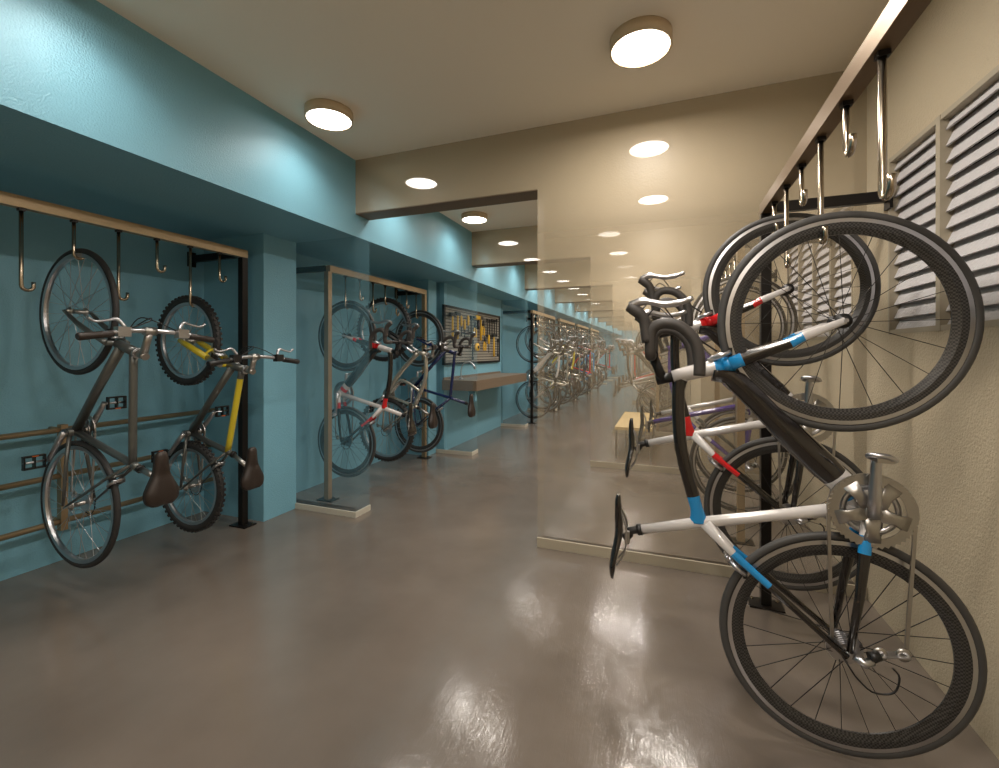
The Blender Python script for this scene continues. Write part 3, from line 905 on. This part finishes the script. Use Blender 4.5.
rack(0.46, YBACK + 0.3, 2.52, RX, 'bronze bike rack on the beige wall holding the carbon road bikes', first=1.25, gap=0.215, longfirst=True, hl=(0.335, 0.15), railmat='dark_bronze')
rack(-2.68, 3.02, 4.62, -3.07, 'short bike rack in the second blue bay beside the workbench', first=3.238, gap=0.2, hl=(0.29, 0.195), postmat='bronze')
rack(0.46, 3.30, 4.75, RX, 'bike rack behind the beige partition holding the purple bike', first=3.54, gap=0.26, postmat='bronze')
rack(-2.20, 7.5, 9.15, -2.80, 'bike rack on the blue wall just past the workbench', gap=0.19)
rack(-2.20, 9.6, 11.3, -2.80, 'bike rack on the blue wall, second past the workbench', gap=0.19)
rack(-2.20, 11.7, 13.4, -2.80, 'bike rack on the blue wall, third past the workbench', gap=0.19)
rack(-2.20, 13.9, 15.6, -2.80, 'bike rack on the blue wall, fourth past the workbench', gap=0.19)
rack(-0.12, 7.3, 9.1, RX2, 'bike rack behind the pale bench on the beige side', gap=0.19, postmat='bronze')
rack(-0.12, 9.5, 11.3, RX2, 'bike rack second behind the pale bench on the beige side', gap=0.19)

rack(-0.12, 11.7, 13.4, RX2, 'bike rack third behind the pale bench on the beige side', gap=0.19)
# pipe rails low on the near blue wall
t = thing('wheel_rail', 'three bronze pipe rails low on the near blue wall behind the bikes', 'rail', (-3.28, 2.458, 0))
def addw(name, mb, parent=t, off=(3.28, -2.458, 0)):
    me = mb.mesh(name); me.transform(Matrix.Translation(off)); return link(name, me, parent)
for z in (0.80, 0.535, 0.27):
    addw('pipe', MB().cyl((-3.28, YBACK + 0.3, z), (-3.28, 2.459, z), 0.016, 'bronze', 12))
for y in (-0.6, 0.55, 1.53):
    addw('pipe_post', MB().box((-3.30, y - 0.016, 0.22), (-3.258, y + 0.016, 0.83), 'bronze'))
    for z in (0.80, 0.27):
        addw('wall_stay', MB().cyl((-3.40, y, z), (-3.30, y, z), 0.012, 'bronze', 10))

# ------------------------------------------------------------------ workbench bay
wt = MB().box((-2.619, 4.95, 0.775), (-2.15, 7.02, 0.90), 'granite').box((-2.619, 4.97, 0.9), (-2.60, 7.0, 0.93), 'granite')
tag(obj('worktop', wt), 'speckled brown stone worktop projecting from the blue wall', 'worktop')
pt = thing('power_outlet', 'small socket box under the near end of the stone worktop', 'outlet', (-2.25, 5.0, 0.70))
obj('outlet_box', MB().box((-0.05, 0.045, -0.06), (0.04, 0.10, 0.06), 'blue'), pt)
obj('socket', MB().box((-0.02, 0.035, -0.03), (0.015, 0.046, 0.03), 'black'), pt)
rod = MB().tube(cr([(0, 0, 0), (0, 0.0, 0.12), (0.03, 0.02, 0.2), (0.10, 0.05, 0.22), (0.15, 0.07, 0.17)], 5), 0.008, 'alu', 8).cyl((0.14, 0.065, 0.18), (0.165, 0.075, 0.13), 0.016, 'alu', 10).cyl((0, 0, 0), (0, 0, 0.02), 0.025, 'alu', 12)
o = obj('bench_lamp', rod, None, (-2.45, 5.15, 0.902)); tag(o, 'thin chrome gooseneck standing on the stone worktop', 'lamp')

pb = thing('tool_board', 'grey slatted tool board full of yellow handled tools', 'tool board', (-2.62, 5.95, 1.1))
PX, PY0, PY1, PZ0, PZ1 = -2.618, 4.97, 6.93, 1.10, 1.83
def addp(name, mb):
    me = mb.mesh(name); me.transform(Matrix.Translation((2.62, -5.95, -1.1))); return link(name, me, pb)
b = MB().box((PX, PY0, PZ0), (PX + 0.008, PY1, PZ1), 'dark')
ns = 18
for i in range(ns):
    z = PZ0 + 0.015 + (PZ1 - PZ0 - 0.03) * i / (ns - 1)
    b.box((PX + 0.008, PY0, z - 0.016), (PX + 0.02, PY1, z + 0.016), 'panel_grey')
addp('slat_panel', b)
fm = MB()
for z in (PZ0, PZ1):
    fm.box((PX, PY0 - 0.02, z - 0.015), (PX + 0.03, PY1 + 0.02, z + 0.015), 'post')
for y in (PY0, PY1):
    fm.box((PX, y - 0.02, PZ0), (PX + 0.03, y + 0.02, PZ1), 'post')
addp('board_frame', fm)
TX = PX + 0.062
def hammer(s=1.0):
    t = thing('hammer', '', 'tool'); 
    obj('handle', MB().tube([(0, 0, 0), (0, 0, 0.2 * s), (0, 0, 0.3 * s)], [0.016, 0.012, 0.01], 'tool_yellow', 8), t)
    obj('head', MB().box((-0.014, -0.06, 0.28 * s), (0.016, 0.05, 0.32 * s), 'tool_steel'), t); return t
def driver(s=1.0):
    t = thing('screwdriver', '', 'tool')
    obj('handle', MB().tube([(0, 0, 0.12 * s), (0, 0, 0.14 * s), (0, 0, 0.23 * s), (0, 0, 0.25 * s)], [0.01, 0.018, 0.017, 0.01], 'tool_yellow', 8), t)
    obj('shaft', MB().cyl((0, 0, 0), (0, 0, 0.125 * s), 0.006, 'tool_steel', 8), t); return t
def pliers(s=1.0):
    t = thing('pliers', '', 'tool')
    for k in (-1, 1):
        obj('grip', MB().tube(cr([(0, 0.012 * k, 0.12), (0, 0.035 * k, 0.07), (0, 0.028 * k, 0)], 4), 0.011, 'tool_yellow', 8), t)
    obj('jaws', MB().tube([(0, 0, 0.1), (0, 0, 0.14), (0, 0, 0.2)], [0.012, 0.022, 0.008], 'tool_steel', 8), t); return t
def wrench(s=1.0):
    o = obj('wrench', MB().bar((0, 0, 0.02), (0, 0, 0.2 * s), 0.018, 0.008, 'tool_steel', up=(1, 0, 0)).lathe([(0.012, -0.006), (0.024, -0.006), (0.024, 0.006), (0.012, 0.006)], 'tool_steel', 14, 'x').box((-0.006, -0.026, 0.19 * s), (0.006, -0.008, 0.235 * s), 'tool_steel').box((-0.006, 0.008, 0.19 * s), (0.006, 0.026, 0.235 * s), 'tool_steel').box((-0.006, -0.026, 0.185 * s), (0.006, 0.026, 0.2 * s), 'tool_steel')); return o
def tape_measure():
    t = thing('tape_measure', '', 'tool')
    obj('case', MB().lathe([(0.001, -0.012), (0.05, -0.012), (0.055, 0.0), (0.05, 0.02), (0.001, 0.02)], 'tool_yellow', 20, 'x', closed=False), t)
    obj('button', MB().lathe([(0.001, 0.02), (0.02, 0.02), (0.02, 0.028), (0.001, 0.028)], 'black', 14, 'x', closed=False), t); return t
def drill():
    t = thing('cordless_drill', '', 'tool')
    obj('body', MB().tube([(0, -0.07, 0.15), (0, -0.05, 0.15), (0, 0.05, 0.15)], [0.02, 0.032, 0.032], 'tool_yellow', 10), t)
    obj('handle', MB().tube([(0, 0.02, 0.13), (0, 0.03, 0.03), (0, 0.03, 0.0)], [0.02, 0.02, 0.026], 'black', 8), t)
    obj('chuck', MB().cyl((0, -0.12, 0.15), (0, -0.07, 0.15), 0.015, 'tool_steel', 8), t); return t
spots = [(hammer, 5.12, 1.40, 'yellow handled hammer, first from the near end of the tool board'), (hammer, 5.27, 1.42, 'yellow handled hammer, second from the near end of the tool board'),
         (driver, 5.38, 1.46, 'yellow screwdriver beside the near hammers on the tool board'), (driver, 5.48, 1.42, 'yellow screwdriver, second in the upper row of the tool board'),
         (driver, 5.60, 1.48, 'yellow screwdriver, third in the upper row of the tool board'), (wrench, 5.70, 1.50, 'dark steel wrench next to the upper row screwdrivers'),
         (drill, 5.92, 1.58, 'yellow cordless drill high in the middle of the tool board'), (hammer, 6.05, 1.42, 'yellow handled hammer under the cordless drill'),
         (pliers, 5.84, 1.46, 'yellow pliers below the cordless drill'), (pliers, 6.14, 1.50, 'yellow pliers next to the middle hammer on the tool board'),
         (wrench, 6.3, 1.50, 'dark wrench, first of the row at the far top of the tool board'), (wrench, 6.4, 1.50, 'dark wrench, second of the row at the far top of the tool board'),
         (wrench, 6.5, 1.51, 'dark wrench, third of the row at the far top of the tool board'), (wrench, 6.6, 1.51, 'dark wrench, fourth of the row at the far top of the tool board'),
         (wrench, 6.7, 1.52, 'dark wrench, fifth of the row at the far top of the tool board'), (tape_measure, 5.9, 1.32, 'round yellow tape measure low in the middle of the tool board'),
         (pliers, 6.2, 1.27, 'yellow pliers in the lower row right of the tape measure'), (driver, 6.36, 1.24, 'yellow screwdriver in the lower row of the tool board'),
         (hammer, 6.58, 1.18, 'yellow handled hammer low at the far end of the tool board'), (wrench, 6.75, 1.2, 'dark wrench low at the far end of the tool board'), (wrench, 5.75, 1.16, 'dark wrench low under the tape measure')]
for fn, y, z, lab in spots:
    o = fn(); o.location = (TX, y, z); o.scale = (1, 1.15, 1.1); tag(o, lab, 'tool', 'tools on the tool board')

# ------------------------------------------------------------------ pale bench
bn = thing('bench', 'low pale wooden bench with thin metal legs behind the partition', 'bench', (-0.36, 6.1, 0))
obj('seat', MB().box((-0.21, -0.68, 0.33), (0.21, 0.72, 0.365), 'bench_wood'), bn)
for sx in (-1, 1):
    for y in (-0.65, 0.69):
        obj('leg', MB().box((sx * 0.195 - 0.011, y - 0.011, 0), (sx * 0.195 + 0.011, y + 0.011, 0.33), 'alu_dark'), bn)
